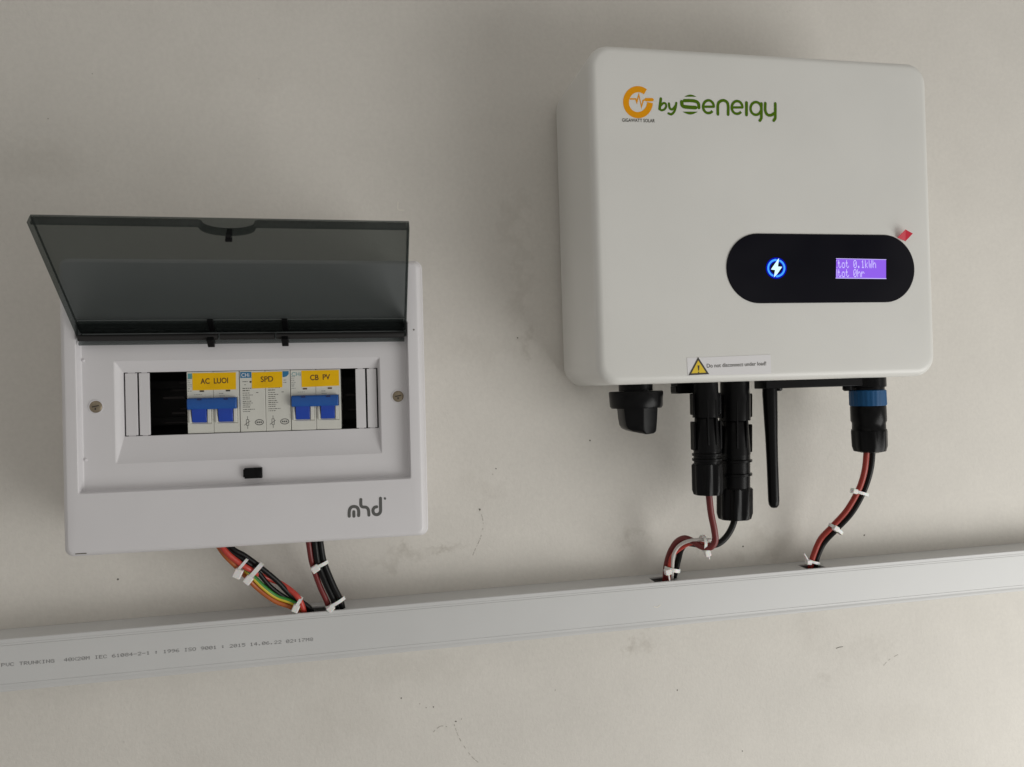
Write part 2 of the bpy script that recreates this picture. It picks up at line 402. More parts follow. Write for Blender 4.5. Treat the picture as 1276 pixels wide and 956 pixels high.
# ------------------------------------------------------------------ distribution box
dbox = thing('distribution_box', 'white plastic distribution box with smoked flip-up lid standing open', 'fuse box', (45, 0, -106), a=BT)
F0, RM = -83.3, -69.3
part('back_housing', loft([rrect(-79, 168, -103, 101, 6, -.2), rrect(-80.5, 169.5, -104.5, 102.5, 6, -60), rrect(-82.2, 171.2, -106.1, 104.3, 6, -63), rrect(-82.2, 171.2, -106.1, 104.3, 6, -67.6), rrect(-80.6, 169.6, -104.6, 102.8, 5, -68.2)], True, False), 'box_plastic', dbox, smooth=35)
def ease(k): return math.sin(k * math.pi / 2), 1 - math.cos(k * math.pi / 2)
loops = [rrect(-80.8, 169.8, -104.8, 103, 6, -66), rrect(-81.6, 170.6, -105.5, 103.7, 6, -68.4), rrect(-81.4, 170.4, -105.3, 103.5, 6, RM - .4)]
for k in (.15, .3, .45, .6, .75, .88, 1):
    s, c = ease(k)
    loops.append(rrect(-81.2 + 6.4 * c, 170.2 - 5.6 * c, -105.1 + 5.2 * c, 103.3 - 5.2 * c, 6 - 2.5 * c, RM - .6 - (-(F0 - RM) - .6) * s))
loops += [rrect(-69.2, 158.4, -60.9, 57.2, 1.4, F0), rrect(-68.6, 157.8, -60.3, 56.6, 1.2, F0 + .7),
          rrect(-67.9, 157.2, -59.6, 56.0, 1, -76.8), rrect(-67.3, 156.6, -59.0, 55.4, 1, -76.3),
          rrect(-47.0, 137.6, -41.6, 30.6, 1.0, -76.3), rrect(-46.3, 136.9, -40.8, 30.0, 1.0, -75.9)]
for k, yy in ((.25, -74.6), (.5, -73.6), (.75, -72.8), (1, -72.3)):
    loops.append(rrect(-46.3 + 4.2 * k, 136.9 - 1.2 * k, -40.8 + 18.0 * k, 30.0 - 7.3 * k, 1.0 - .5 * k, yy))
loops += [rrect(-42.0, 135.6, -22.7, 22.6, .4, -71.9), rrect(-42.0, 135.6, -22.7, 22.6, .4, -69.9)]
front = part('front_cover', loft(loops), 'box_plastic', dbox, smooth=17)
part('interior', loft([rrect(-41.8, 135.4, -22.5, 22.4, .4, -69.9), rrect(-70, 160, -60, 60, 2, -69.0), rrect(-70, 160, -60, 60, 2, -8)], False, True), 'dark_inside', dbox)
for k, z in enumerate((-15, -8.5, -5, 3, 9, 14)):
    part('terminal_rib', box(-20 + 5 * (k % 3), -2 - 3 * (k % 2), -56 + 3 * (k % 3), -48, z, z + 1.0 + .8 * (k % 2)), 'inside_rib', dbox, bevel=.2)
    if k % 2: part('terminal_rib', box(111 + 2 * (k % 3), 150, -54 + 2 * (k % 3), -48, z - 1, z + .6), 'inside_rib', dbox, bevel=.2)
part('mounting_rail', join(box(-60, 150, -30, -28, -17, -11), box(-60, 150, -24, -22, -11, 11), box(-60, 150, -30, -28, 11, 17)), 'dark_inside', dbox)
for x0, x1 in ((-41.0, -33.1), (-31.9, -25.0), (119.2, 126.3), (127.6, 134.6)):
    part('knockout_slat', join(box(x0, x1, -72.1, -70.2, -22.2, 22.1), box(x0 + 1.6, x1 - 1.6, -71.7, -70.4, 22.1, 22.9), box(x0 + 1.6, x1 - 1.6, -71.7, -70.4, -23, -22.2)), 'box_plastic', dbox, bevel=.25)
# screws
for px, py in ((119.5, 507), (496, 494)):
    c = atb(px, py, -76.3)
    def disc(r, y, n=24, sq=1): return [Vector((c.x + r * math.cos(2 * math.pi * k / n), y, c.z + sq * r * math.sin(2 * math.pi * k / n))) for k in range(n)]
    s = part('screw', loft([disc(5.0, -76.35), disc(4.9, -76.7), disc(4.4, -76.8), disc(4.1, -76.4)], False, False), 'box_plastic', dbox, smooth=40, label='screw in its moulded ring')
    h = part('screw_head', loft([disc(4.3, -76.35), disc(4.2, -76.5), disc(3.4, -76.95), disc(2.0, -77.2)], False, True), 'screw_metal', s, smooth=50)
    part('screw_slot', join(slab([(c.x - 2.3, c.z - .5), (c.x + 2.3, c.z + .5), (c.x + 2.3, c.z + 1.2), (c.x - 2.3, c.z + .3)], -77.15, -77.35), slab([(c.x - .5, c.z - 2.2), (c.x + .4, c.z - 2.2), (c.x + .4, c.z - .6), (c.x - .5, c.z - .8)], -77.15, -77.35)), 'screw_slot', s)
# latch catch
a, b = atb(303, 583.5, -78), atb(327, 595.5, -78)
part('latch_catch', join(box(a.x + 1, b.x, -79.6, -76.2, b.z, a.z), box(a.x, a.x + 1, -78.6, -76.2, b.z + 1, a.z - 1), box(b.x - 4, b.x - 1, -80.1, -79.6, b.z + 1.2, a.z - 1.2)), 'black_plastic', dbox, bevel=.4)
# dimples and moulding specks on the recess floor
for px, py in ((104, 449), (107, 573)):
    c = atb(px, py, -76.3); part('moulded_pip', lathe([(1.2, 0), (1.1, .6), (.4, .9)], (0, 0, 0), n=10), 'box_plastic', dbox, smooth=60) .data.transform(Matrix.Translation((c - Vector((45, 0, -106))) * MM + Vector((-45, 0, 106)) * 0) @ Matrix.Rotation(math.radians(90), 4, 'X') @ Matrix.Translation(Vector((45, 0, -106)) * MM))
c0 = atb(515.6, 411, F0); part('speck', flat([(c0.x + .7 * math.cos(t), c0.z + .7 * math.sin(t)) for t in range(6)], F0), 'mark_dark', dbox)
# emblem "mhd"
def cp(x, y): return atb(425 + x / 19.63, 610 + y / 19.63, F0)
W = 75 / 19.63 / 1.72
def smoothP(pts): return catmull([cp(*q) for q in pts], 6)
emb = join(stroke(smoothP([(200, 655), (200, 560), (215, 480), (260, 430), (320, 418), (380, 432), (420, 480), (433, 560), (430, 640)]), W),
           stroke([cp(313, 545), cp(313, 600), cp(315, 655)], W),
           stroke(smoothP([(484, 245), (484, 350), (495, 405), (540, 430), (610, 435), (655, 470), (675, 530), (682, 630)]), W * .97),
           stroke(smoothP([(872, 425), (820, 440), (785, 490), (785, 545), (815, 600), (870, 617), (925, 600), (962, 550), (968, 480), (966, 350), (965, 215)]), W),
           stroke([cp(1072, 215), cp(1076, 226)], W * .7))
part('emblem', emb, 'print_grey', dbox, label='grey lower-case letters mhd')
# scuffs on lower edge
part('scuff', stroke([atb(95, 690, F0 + 1.5), atb(102, 689.5, F0 + 1.5), atb(108, 689.3, F0 + 1.5)], .7, 1.0), 'mark_dark', dbox)

# lid (open): plate from hinge H to tip T, rim on the inner side
H = Vector((0, -75.2, 50.8)); T = Vector((0, -151.6, 115.6))
tl = (T - H).normalized(); LL = (T - H).length
ni = Vector((0, -tl.z, tl.y)) if Vector((0, -tl.z, tl.y)).z < 0 else Vector((0, tl.z, -tl.y))   # inner normal (towards viewer, down)
LX0, LX1 = -68.3, 157.4
def lp(x, s, n): return Vector((x, 0, 0)) + Vector((0, H.y, H.z)) + tl * s + ni * n
def lbox(x0, x1, s0, s1, n0, n1):
    V, F = box(0, 1, 0, 1, 0, 1)
    return [lp(x0 + (x1 - x0) * v.x, s0 + (s1 - s0) * v.y, n0 + (n1 - n0) * v.z) for v in V], F
lid = part('lid', lbox(LX0, LX1, 0, LL, -.9, .9), 'smoked_plastic', dbox, bevel=.4, label='smoked dark transparent lid held open')
def lwall(path, n0, n1, th):
    """upright rim of constant thickness along a path of (x, s)"""
    L = []; n = len(path)
    for i in range(n):
        a = Vector(path[max(i - 1, 0)]); b = Vector(path[min(i + 1, n - 1)]); d = (b - a).normalized(); nn = Vector((-d.y, d.x)); p = Vector(path[i])
        L.append([p + nn * th / 2, p - nn * th / 2])
    loops = [[lp(q[0].x, q[0].y, n0), lp(q[0].x, q[0].y, n1), lp(q[1].x, q[1].y, n1), lp(q[1].x, q[1].y, n0)] for q in L]
    return loft(loops, True, True)
XM = 44.6
path = [(LX0 + 1.9, LL - .8), (XM - 18, LL - .8)] + [(XM - 16.5 * math.cos(math.pi * k / 14), LL - 1.2 - 6.2 * math.sin(math.pi * k / 14) ** .9) for k in range(0, 15)] + [(XM + 18, LL - .8), (LX1 - 1.9, LL - .8)]
part('tip_rim', lwall(path, .95, 7.2, 1.4), 'smoked_plastic', lid, smooth=30)
for x in (LX0 + .8, LX1 - .8): part('side_rim', lwall([(x, .2), (x, LL - .1)], .95, 7.0, 1.5), 'smoked_plastic', lid)
part('hinge_rim', join(lwall([(LX0 + 1.6, .8), (LX1 - 1.6, .8)], .95, 12.2, 1.6)), 'smoked_plastic', lid)
part('hinge_barrel', join(tube([lp(LX0 + 2, 4.5, 9.5), lp(XM - 20, 4.5, 9.5)], 2.2, 12, 0), tube([lp(XM + 20, 4.5, 9.5), lp(LX1 - 2, 4.5, 9.5)], 2.2, 12, 0), tube([lp(XM - 18.5, 4.5, 9.5), lp(XM + 18.5, 4.5, 9.5)], 2.2, 12, 0)), 'dark_inside', lid, smooth=40)
for x in (19.8, 70.4):
    part('hinge_tab', lbox(x - 2.3, x + 2.3, -1.2, 6, 9.5, 14.5), 'black_plastic', lid, bevel=.4)
    part('hinge_rib', lbox(x - 2, x + 2, 3, 14, 1, 3), 'black_plastic', lid, bevel=.3)
part('hinge_strip', lbox(LX0 + 2, LX1 - 2, 1.8, 12.5, 1.0, 2.6), 'smoked_plastic', lid)
part('latch_hook', join(lbox(XM - 1.6, XM + 1.6, LL - 9.2, LL - 6.7, 1, 10.0), lbox(XM - 2.1, XM + 2.1, LL - 10.2, LL - 8.2, 8.0, 10.6)), 'black_plastic', lid, bevel=.3)

# ------------------------------------------------------------------ devices on the rail
def print_lines(x0, z0, rows, seed, wmax, y):
    rnd = random.Random(seed); gs = []; z = z0
    for k in range(rows):
        h = rnd.choice((.42, .5, .6)); x = x0; end = x0 + wmax * rnd.uniform(.5, 1)
        while x < end:
            wd = min(rnd.uniform(.5, 2.0), end - x + .3); gs.append(flat([(x, z), (x + wd, z), (x + wd, z + h), (x, z + h)], y, .06)); x += wd + rnd.uniform(.2, .45)
        z -= rnd.choice((1.35, 1.5, 1.7))
    return join(*gs)
ZH = 22.3
def toggle(x0, x1, y, z0):                      # lever in its slot, side profile (y,z)
    return prism_x([(y + 1.2, z0 + 12), (y - 2.4, z0 + 11), (y - 2.8, z0 + 9.6), (y - 1.8, z0 + 4), (y - .8, z0 + .4), (y + 1.2, z0)], x0, x1)
def breaker(x, yf, label, sticker, swords, dx_st, dark):
    t = thing('circuit_breaker', label, 'circuit breaker', (x + 18, 0, -ZH), 'breakers in the open box', a=BT)
    for k in (0, 1):
        a = x + 18 * k + .12; b = x + 18 * k + 17.88
        sl0, sl1 = a + 1.5, b - 1.3
        # body: face with a slot cut for the lever
        loops = [[Vector(p) for p in ((a, -30, ZH), (b, -30, ZH), (b, -30, -ZH), (a, -30, -ZH))],
                 [Vector(p) for p in ((a, yf, ZH), (b, yf, ZH), (b, yf, -ZH), (a, yf, -ZH))],
                 [Vector(p) for p in ((sl0, yf, 3.2), (sl1, yf, 3.2), (sl1, yf, -15.4), (sl0, yf, -15.4))],
                 [Vector(p) for p in ((sl0 + .4, yf + 2.6, 3.2), (sl1 - .4, yf + 2.6, 3.2), (sl1 - .4, yf + .9, -15.0), (sl0 + .4, yf + .9, -15.0))]]
        p = part('pole_housing', loft(loops, False, True), 'breaker_white', t, bevel=.35)
        part('lever', toggle(a + 3.2, a + 13.2, yf, -14.6), 'lever_blue', p, bevel=.35)
        part('lever_cheek', box(a + 13.7, a + 16.2, yf - 1.3, yf + 2, -14.9, -4.6), 'breaker_white', p, bevel=.3)
        part('lever_cheek', box(a + 1.2, a + 2.7, yf - 1.3, yf + 2, -14.9, -4.6), 'breaker_white', p, bevel=.3)
        part('bar_notch', flat([(a + 7.5, 1.6), (a + 10.5, 1.6), (a + 10.5, 3.0), (a + 7.5, 3.0)], yf - 3.75, .2), 'notch_blue', p)
        cx = x + (10.2 if k == 0 else 28.2)
        part('indicator_window', flat([(cx - 1.5, 7.6), (cx + 1.5, 7.6), (cx + 1.5, 8.7), (cx - 1.5, 8.7)], yf, .22), dark, p)
    part('tie_bar', prism_x([(yf - .3, 3.4), (yf - 3.0, 3.0), (yf - 3.8, 1.6), (yf - 3.6, -3.4), (yf - 2.8, -4.9), (yf - .3, -5.2)], x + .5, x + 34.2), 'breaker_blue', t, bevel=.5)
    part('print', kind='stuff', geo=print_lines(x + .6, 17.0, 7, len(swords) * 7, 2.9, yf), material='print_faint', parent=t)
    part('print', kind='stuff', geo=join(print_lines(x + 5, 5.6, 1, 3, 6, yf), print_lines(x + 22, 5.9, 2, 5, 4, yf)), material='print_faint', parent=t)
    return t
def sticker(t, corners, y, words, p0, p1, cap, mword):
    s = part('sticker', slab(corners, y, y - .12), 'sticker_yellow', t)
    part('lettering', textmesh(words, p0, p1, cap, bold=.022, lift=.05), mword, s, bevel=-1)
YM = -71.3
bA = breaker(0, YM, 'white two-pole breaker with blue levers and yellow AC LUOI sticker', None, 'AC', 0, 'print_dark')
def S(x, zt): return Vector((x, YM - .15, ZH - zt))
sticker(bA, [(3.9, ZH - 1.0), (33.9, ZH - 1.0), (33.7, ZH - 13.4), (3.9, ZH - 13.4)], YM - .05, 'AC  LUOI', S(9.4, 8.9), S(28.4, 8.6), 4.0, 'print_brown')
part('brand_mark', flat([(.8, ZH - 1.2), (3.7, ZH - 1.2), (3.7, ZH - 5), (.8, ZH - 5)], YM, .06), 'brand_teal', bA)
bP = breaker(72.2, YM - .6, 'white two-pole breaker with blue levers and yellow CB PV sticker', None, 'CBPV', 0, 'print_brown')
def S2(x, zt): return Vector((72.2 + x, YM - .75, ZH - zt))
sticker(bP, [(72.2 + 7.9, ZH - .7), (72.2 + 35.0, ZH - .7), (72.2 + 35.0, ZH - 12.4), (72.2 + 7.9, ZH - 12.9)], YM - .65, 'CB  PV', S2(14.1, 7.9), S2(28.6, 7.6), 4.0, 'print_brown')
part('brand_mark', textmesh('CHi', (72.2 + .9, YM - .6, ZH - 4.6), (72.2 + 7.4, YM - .6, ZH - 4.6), 2.9, lift=.08), 'brand_teal', bP, bevel=-1)
sp = thing('surge_protector', 'white surge protector with fine print and yellow SPD sticker between the two breakers', 'surge protector', (54, 0, -ZH), a=BT)
YS = YM - .3
for k in (0, 1):
    a = 36.2 + 17.9 * k + .1; b = a + 17.7
    p = part('module', box(a, b, YS, -30, -ZH, ZH), 'breaker_white', sp, bevel=.35)
    part('print', kind='stuff', geo=print_lines(a + 2.0, 9.2, 12, 11, 8.6, YS), material='print_dark', parent=p)
    part('print', kind='stuff', geo=print_lines(a + 11.4, 6.0, 1, 4, 2, YS), material='print_dark', parent=p)
    cx, cz = a + 13.2, -15.6
    part('approval_mark', stroke([Vector((cx + 2.9 * math.cos(t * math.pi / 12), YS, cz + 1.9 * math.sin(t * math.pi / 12))) for t in range(24)], .55, .06, True), 'print_grey', p)
    part('approval_mark', join(*[flat([(cx - 1.9 + q * 1.35, cz - .6), (cx - .9 + q * 1.35, cz - .6), (cx - .9 + q * 1.35, cz + .6), (cx - 1.9 + q * 1.35, cz + .6)], YS, .06) for q in range(3)]), 'print_grey', p)
    cx = a + 5.0
    part('circuit_symbol', join(stroke([(cx, YS, -20), (cx, YS, -17.8)], .35, .06), stroke([(cx, YS, -13.2), (cx, YS, -11)], .35, .06), stroke([(cx - .8, YS, -17.6), (cx + .8, YS, -17.6), (cx + .8, YS, -13.4), (cx - .8, YS, -13.4)], .35, .06, True), stroke([(cx - 2.2, YS, -17.4), (cx - 1.2, YS, -16.6), (cx + 1.6, YS, -14.6)], .35, .09)), 'print_grey', p)
band = part('brand_band', flat([(36.9, ZH - .8), (44.6, ZH - .8), (44.6, ZH - 5.2), (36.9, ZH - 5.2)], YS, .06), 'brand_blue', sp)
part('lettering', textmesh('CHi', (37.7, YS, ZH - 4.4), (43.2, YS, ZH - 4.4), 2.7, bold=.01, lift=.12), 'sticker_white', band, bevel=-1)
part('brand_band', flat([(66.6, ZH - .8), (71.0, ZH - .8), (71.0, ZH - 3.0), (69.6, ZH - 4.6), (67.8, ZH - 5.2), (66.6, ZH - 5.2)], YS, .06), 'brand_blue', sp)
part('status_hole', flat([(44.0 + .8 * math.cos(t), ZH - 8.2 + .8 * math.sin(t)) for t in range(6)], YS, .08), 'print_dark', sp)
part('print', kind='stuff', geo=join(print_lines(38.4, ZH - 8.2, 1, 9, 4, YS), print_lines(39.6, ZH - 10.4, 1, 2, 1.6, YS), print_lines(67.2, ZH - 7.6, 2, 8, 3, YS)), material='print_grey', parent=sp)
s = part('sticker', slab([(45.0, ZH - 1.3), (66.4, ZH - 1.0), (66.3, ZH - 12.7), (44.9, ZH - 13.1)], YS - .05, YS - .2), 'sticker_yellow', sp)
part('lettering', textmesh('SPD', (51.2, YS - .22, ZH - 8.4), (60.0, YS - .22, ZH - 8.2), 4.0, bold=.012, lift=.05), 'print_brown', s, bevel=-1)

# ------------------------------------------------------------------ inverter
inv = thing('solar_inverter', 'large white solar inverter with green logo and black display, on the wall', 'inverter', (441, 0, 3.8))
YF = -105.9
ix0, ix1, iz0, iz1 = 298.0, 589.4, 3.8, 262.4
R0 = 17
loops = [rrect(ix0 + 3, ix1 - 3, iz0 + 3, iz1 - 3, R0 - 2, -5, 10), rrect(ix0 + .6, ix1 - .6, iz0 + .6, iz1 - .6, R0, -6.5, 10), rrect(ix0 - .4, ix1 + .4, iz0 - .2, iz1 + .4, R0, -9, 10)]
loops.append(rrect(ix0 - .2, ix1 + .2, iz0, iz1 + .2, R0, -60, 10))
FR = 6.5
for k in range(0, 9):
    s = math.sin(k / 8 * math.pi / 2); c = 1 - math.cos(k / 8 * math.pi / 2)
    loops.append(rrect(ix0 + FR * c, ix1 - FR * c, iz0 + FR * c, iz1 - FR * c, R0 - FR * c * .8, YF + FR - FR * s, 10))
loops.append(rrect(ix0 + FR + 6, ix1 - FR - 6, iz0 + FR + 6, iz1 - FR - 6, 6, YF, 10))
part('body', loft(loops, True, True), 'inverter_paint', inv, smooth=40)
part('wall_bracket', box(350, 530, -5.5, -.3, 60, 200), 'screw_metal', inv)
# display
PX0, PX1, PZ0, PZ1 = 404.6, 570.5, 64.6, 119.4
rp = (PZ1 - PZ0) / 2 - .01
pan = part('display_panel', loft([rrect(PX0, PX1, PZ0, PZ1, rp, YF - .05, 16), rrect(PX0, PX1, PZ0, PZ1, rp, YF - .5, 16), rrect(PX0 + .4, PX1 - .4, PZ0 + .4, PZ1 - .4, rp - .4, YF - .8, 16)], False, True), 'gloss_black', inv, smooth=30)
YP = YF - .8
def q(px, py): return at(px, py, YP)
c4 = [q(1041.5, 346.5), q(1104, 347), q(1104, 324), q(1042, 322.8)]
scr = part('screen', flat(c4, YP, .08), 'lcd_violet', pan, bevel=-1)
u = (q(1100, 333) - q(1045, 333)).normalized()
def cwx(i): return 1039.6 + 4.86 * i
px_mm = (q(1050, 334) - q(1049, 334)).length
pitch = 4.86 * px_mm / 6
for body, py in (('Etot 0.1kWh', 334.2), ('Htot 0hr', 345.6)):
    o = q(1039.2, py); cl = (q(1042.4, py) - o).length
    part('lettering', dots(body, o, u, pitch, 8.9 * px_mm / 7, 1.0, clip=cl, lift=.16), 'lcd_text', scr, bevel=-1)
part('screen_edge', join(stroke([c4[3] + Vector((0, 0, .3)), c4[2] + Vector((0, 0, .2))], .45, .14), stroke([c4[0] + Vector((0, 0, -.1)), c4[1] + Vector((0, 0, -.2))], .6, .14)), 'lcd_text', scr)
def ic(x, y): return q(940 + x / 13.65, 300 + y / 13.65)
icc = [ic(372 + 138 * math.cos(math.radians(a)), 468 - 140 * math.sin(math.radians(a))) for a in range(-88, 68, 8)]
icd = [ic(372 + 138 * math.cos(math.radians(a)), 468 - 140 * math.sin(math.radians(a))) for a in range(92, 246, 8)]
bolt = [ic(*p_) for p_ in ((418, 300), (398, 440), (470, 445), (385, 570), (330, 625), (350, 500), (280, 490), (350, 390), (395, 320))]
ico = part('power_icon', join(stroke(icc, 1.55, .16), stroke(icd, 1.55, .16)), 'led_cyan', pan, label='lit cyan ring of the power icon')
part('bolt', flat(bolt, YP, .19), 'led_white', ico)
gl = join(stroke([ic(372 + 140 * math.cos(math.radians(a)), 468 - 142 * math.sin(math.radians(a))) for a in range(0, 360, 8)], 3.6, .1, True))  # blue glow around the icon, painted as a wider emissive ring beneath it
part('icon_glow', gl, 'glow_blue', ico)
# red pull tab
tab = [at(1117, 296.6, YF), at(1127, 301, YF), at(1136, 291.5, YF - 5), at(1127, 286.5, YF - 5)]
tabv = [Vector(v) + Vector((0, -1.0, 0)) for v in tab] + [Vector(v) + Vector((0, -1.35, 0)) for v in tab]
part('pull_tab', (tabv, [(0, 1, 2, 3), (7, 6, 5, 4), (0, 4, 5, 1), (1, 5, 6, 2), (2, 6, 7, 3), (3, 7, 4, 0)]), 'red_film', inv, label='red film pull tab at display corner')
# logo
def lg(x, y): return at(760 + x / 5.548, 95 + y / 5.548, YF)
K = (lg(101, 200) - lg(100, 200)).length
LIFT = [0.10]
def nl(): LIFT[0] += .006; return LIFT[0]
def lst(pts, wd, sm=True): return stroke(catmull([lg(*p_) for p_ in pts], 5) if sm else [lg(*p_) for p_ in pts], wd * 1.25 * K, nl())
def larc(cx, cy, r, a0, a1, wd, ry=None): return stroke([lg(cx + r * math.cos(math.radians(a0 + (a1 - a0) * k / 28)), cy - (ry or r) * math.sin(math.radians(a0 + (a1 - a0) * k / 28))) for k in range(29)], wd * 1.2 * K, nl(), cap=False)
part('logo_ring', join(larc(194, 180, 83, 52, 358, 34, 90), lst([(292, 163), (250, 163)], 18, False)), 'logo_orange', inv, label='orange G of the logo')
part('logo_pulse', lst([(142, 158), (178, 158), (186, 180), (200, 128), (218, 212), (230, 168), (238, 166)], 8, False), 'logo_orange', inv)
part('lettering', textmesh('GIGAWATT SOLAR', lg(84, 315), lg(311, 320), 22 * K, bold=.012), 'print_dark', inv, bevel=-1, label='tiny dark words GIGAWATT SOLAR')
def lgy(*a): return join(*a)
part('lettering', lgy(lst([(352, 156), (347, 195), (343, 228)], 15), lst([(343, 226), (356, 236), (376, 230), (389, 210), (384, 190), (368, 188), (352, 204)], 12),
     lst([(408, 190), (412, 218), (424, 230), (440, 224), (454, 204)], 13), lst([(459, 186), (453, 220), (443, 248), (424, 264), (405, 258)], 13)), 'logo_green', inv, label='dark green word by')
cap_t = [lg(514 + 84 * k / 10, 143 - 15 * math.sin(math.pi * k / 10)) for k in range(11)]
cap_b = [lg(502 + 106 * k / 10, 246 + 20 * math.sin(math.pi * k / 10)) for k in range(10, -1, -1)]
part('lettering', join(flat([p_ for p_ in cap_t], YF), flat(cap_b[::-1], YF), lst([(514, 170), (560, 170), (596, 176), (612, 192), (615, 218)], 18), lst([(496, 178), (502, 205), (530, 214), (592, 218)], 20)), 'logo_green', inv, label='striped green letter S')
part('lettering', lgy(larc(681, 212, 37, 0, 318, 15, 44), lst([(650, 212), (718, 212)], 13, False),
     lst([(746, 264), (746, 205), (755, 180), (783, 168), (808, 180), (817, 205), (817, 266)], 16),
     larc(879, 217, 37, 0, 318, 15, 44), lst([(848, 217), (916, 217)], 13, False),
     lst([(944, 184), (944, 268)], 17, False),
     larc(1009, 224, 37, 20, 340, 15, 44), lst([(1047, 190), (1047, 255), (1046, 290), (1036, 308)], 16),
     lst([(1074, 188), (1074, 240), (1090, 268), (1115, 270), (1134, 258)], 16), lst([(1143, 190), (1143, 260), (1142, 292), (1132, 308)], 16)), 'logo_green', inv, label='green lettering energy')
# warning sticker
st = part('warning_sticker', slab([at(855.8, 446.2, YF), at(960, 442, YF), at(961, 465.8, YF), at(857, 468.2, YF)], YF - .05, YF - .25), 'sticker_white', inv, label='white strip with yellow warning triangle')
YW = YF - .25
A, B, C = at(869.9, 447, YW), at(859.6, 466.6, YW), at(881.8, 465.4, YW)
tri = part('warning_triangle', flat([A, B, C], YW, .05), 'warning_yellow', st)
part('outline', stroke([A, B, C], 1.35, .12, True), 'print_dark', tri)
ctr = (A + B + C) / 3
part('exclamation_mark', join(flat([(ctr.x - .85, ctr.z + 2.6), (ctr.x + .85, ctr.z + 2.6), (ctr.x + .35, ctr.z - 1.4), (ctr.x - .35, ctr.z - 1.4)], YW, .12), flat([(ctr.x + .6 * math.cos(t), ctr.z - 2.7 + .6 * math.sin(t)) for t in range(6)], YW, .12)), 'print_dark', tri)
part('lettering', textmesh('Do not disconnect under load!', at(880.8, 458.3, YW), at(954.7, 455.2, YW), 3.0, bold=.004), 'print_dark', st, bevel=-1)
# rotary switch under the case
ys = -58
def b_(px, py, y): return at(px, py, y)
c = b_(792, 480, ys); k_ = (b_(793, 500, ys) - b_(792, 500, ys)).length
zt_, zc0, zc1 = 3.9, b_(792, 487.5, ys).z, b_(792, 508.5, ys).z
def ring(cx, cy, r, z, n=36, sq=1): return [Vector((cx + r * math.cos(2 * math.pi * i / n), cy + sq * r * math.sin(2 * math.pi * i / n), z)) for i in range(n)]
sw = part('rotary_switch', loft([ring(c.x, ys, 20 * k_, zt_), ring(c.x, ys, 20 * k_, zc0 + .2)], True, True), 'black_plastic', inv, label='black rotary isolator knob under the case', smooth=40)
part('knob_collar', loft([ring(c.x, ys, 31 * k_, zc0), ring(c.x, ys, 32 * k_, zc0 - 1.2), ring(c.x, ys, 31 * k_, zc1 + 1.5), ring(c.x, ys, 29.5 * k_, zc1)], True, True), 'black_plastic', sw, smooth=40)
def hp(px, py, dy): return b_(px, py, ys + dy)
hl = []
for t, (l, r, py) in enumerate(((775, 820, 508), (776, 820, 512), (777, 819.5, 522), (778.5, 819, 530), (781, 818.5, 535.5), (787, 818, 538.6), (798, 815, 541.2))):
    yy = -17 + t * .3; cr = l + (r - l) * .60
    z = b_(797, py, ys - 10).z
    xl, xr, xc = b_(l, py, ys - 8).x, b_(r, py, ys - 8).x, b_(cr, py, ys - 17).x
    tilt_ = (t > 3) * .6
    hl.append([Vector(v) for v in ((xl, ys - 6, z + tilt_), (xl + .8, ys - 10.5, z + tilt_), (xc - 1.2, ys + yy, z), (xc + .8, ys + yy + .2, z), (xr - .6, ys - 9, z), (xr, ys - 5, z), (xr - 1, ys + 12, z), (xl + 2, ys + 12, z + tilt_))])
part('knob_handle', loft(hl, True, True), 'black_plastic', sw, bevel=.7, smooth=38)
# small blanking gland, antenna bracket, antenna
g0, g1 = b_(840.5, 480, -48), b_(866, 490, -48)
part('sealing_plug', join(box(g0.x, g1.x, -54, -40, g1.z, 4.0), box(g0.x - .8, g0.x, -53, -41, g1.z + 1, g0.z - 1)), 'black_plastic', inv, bevel=.5)
p0, p1 = b_(948.5, 480, -62), b_(1072, 480, -62)
br = part('antenna_bracket', box(p0.x, p1.x + 3, -70, -50, b_(1000, 483.2, -70).z, 3.75), 'black_plastic', inv, bevel=.6, label='flat black bracket carrying the antenna')
for px, py, r in ((1058, 485.5, 4.2), (972, 485.5, 3.0)):
    c = b_(px, py, -66); part('screw', lathe([(r, 3.4), (r, 0), (r * .7, -1.2)], (c.x, -64, c.z), n=14), 'black_plastic', br, smooth=40)
c = b_(959, 483, -62); e = b_(964.5, 633, -62)
dz = e.z - c.z; K2 = (b_(960, 550, -62) - b_(959, 550, -62)).length
part('antenna', lathe([(8.2 * K2, 0), (8.3 * K2, dz * .06), (8.0 * K2, dz * .13), (7.6 * K2, dz * .25), (6.9 * K2, dz * .4), (6.4 * K2, dz * .6), (6.2 * K2, dz * .94), (5.6 * K2, dz * .975), (3.6 * K2, dz * .995), (1 * K2, dz)], c, e, n=24), 'black_plastic', inv, smooth=50, label='slim black stick antenna hanging down')

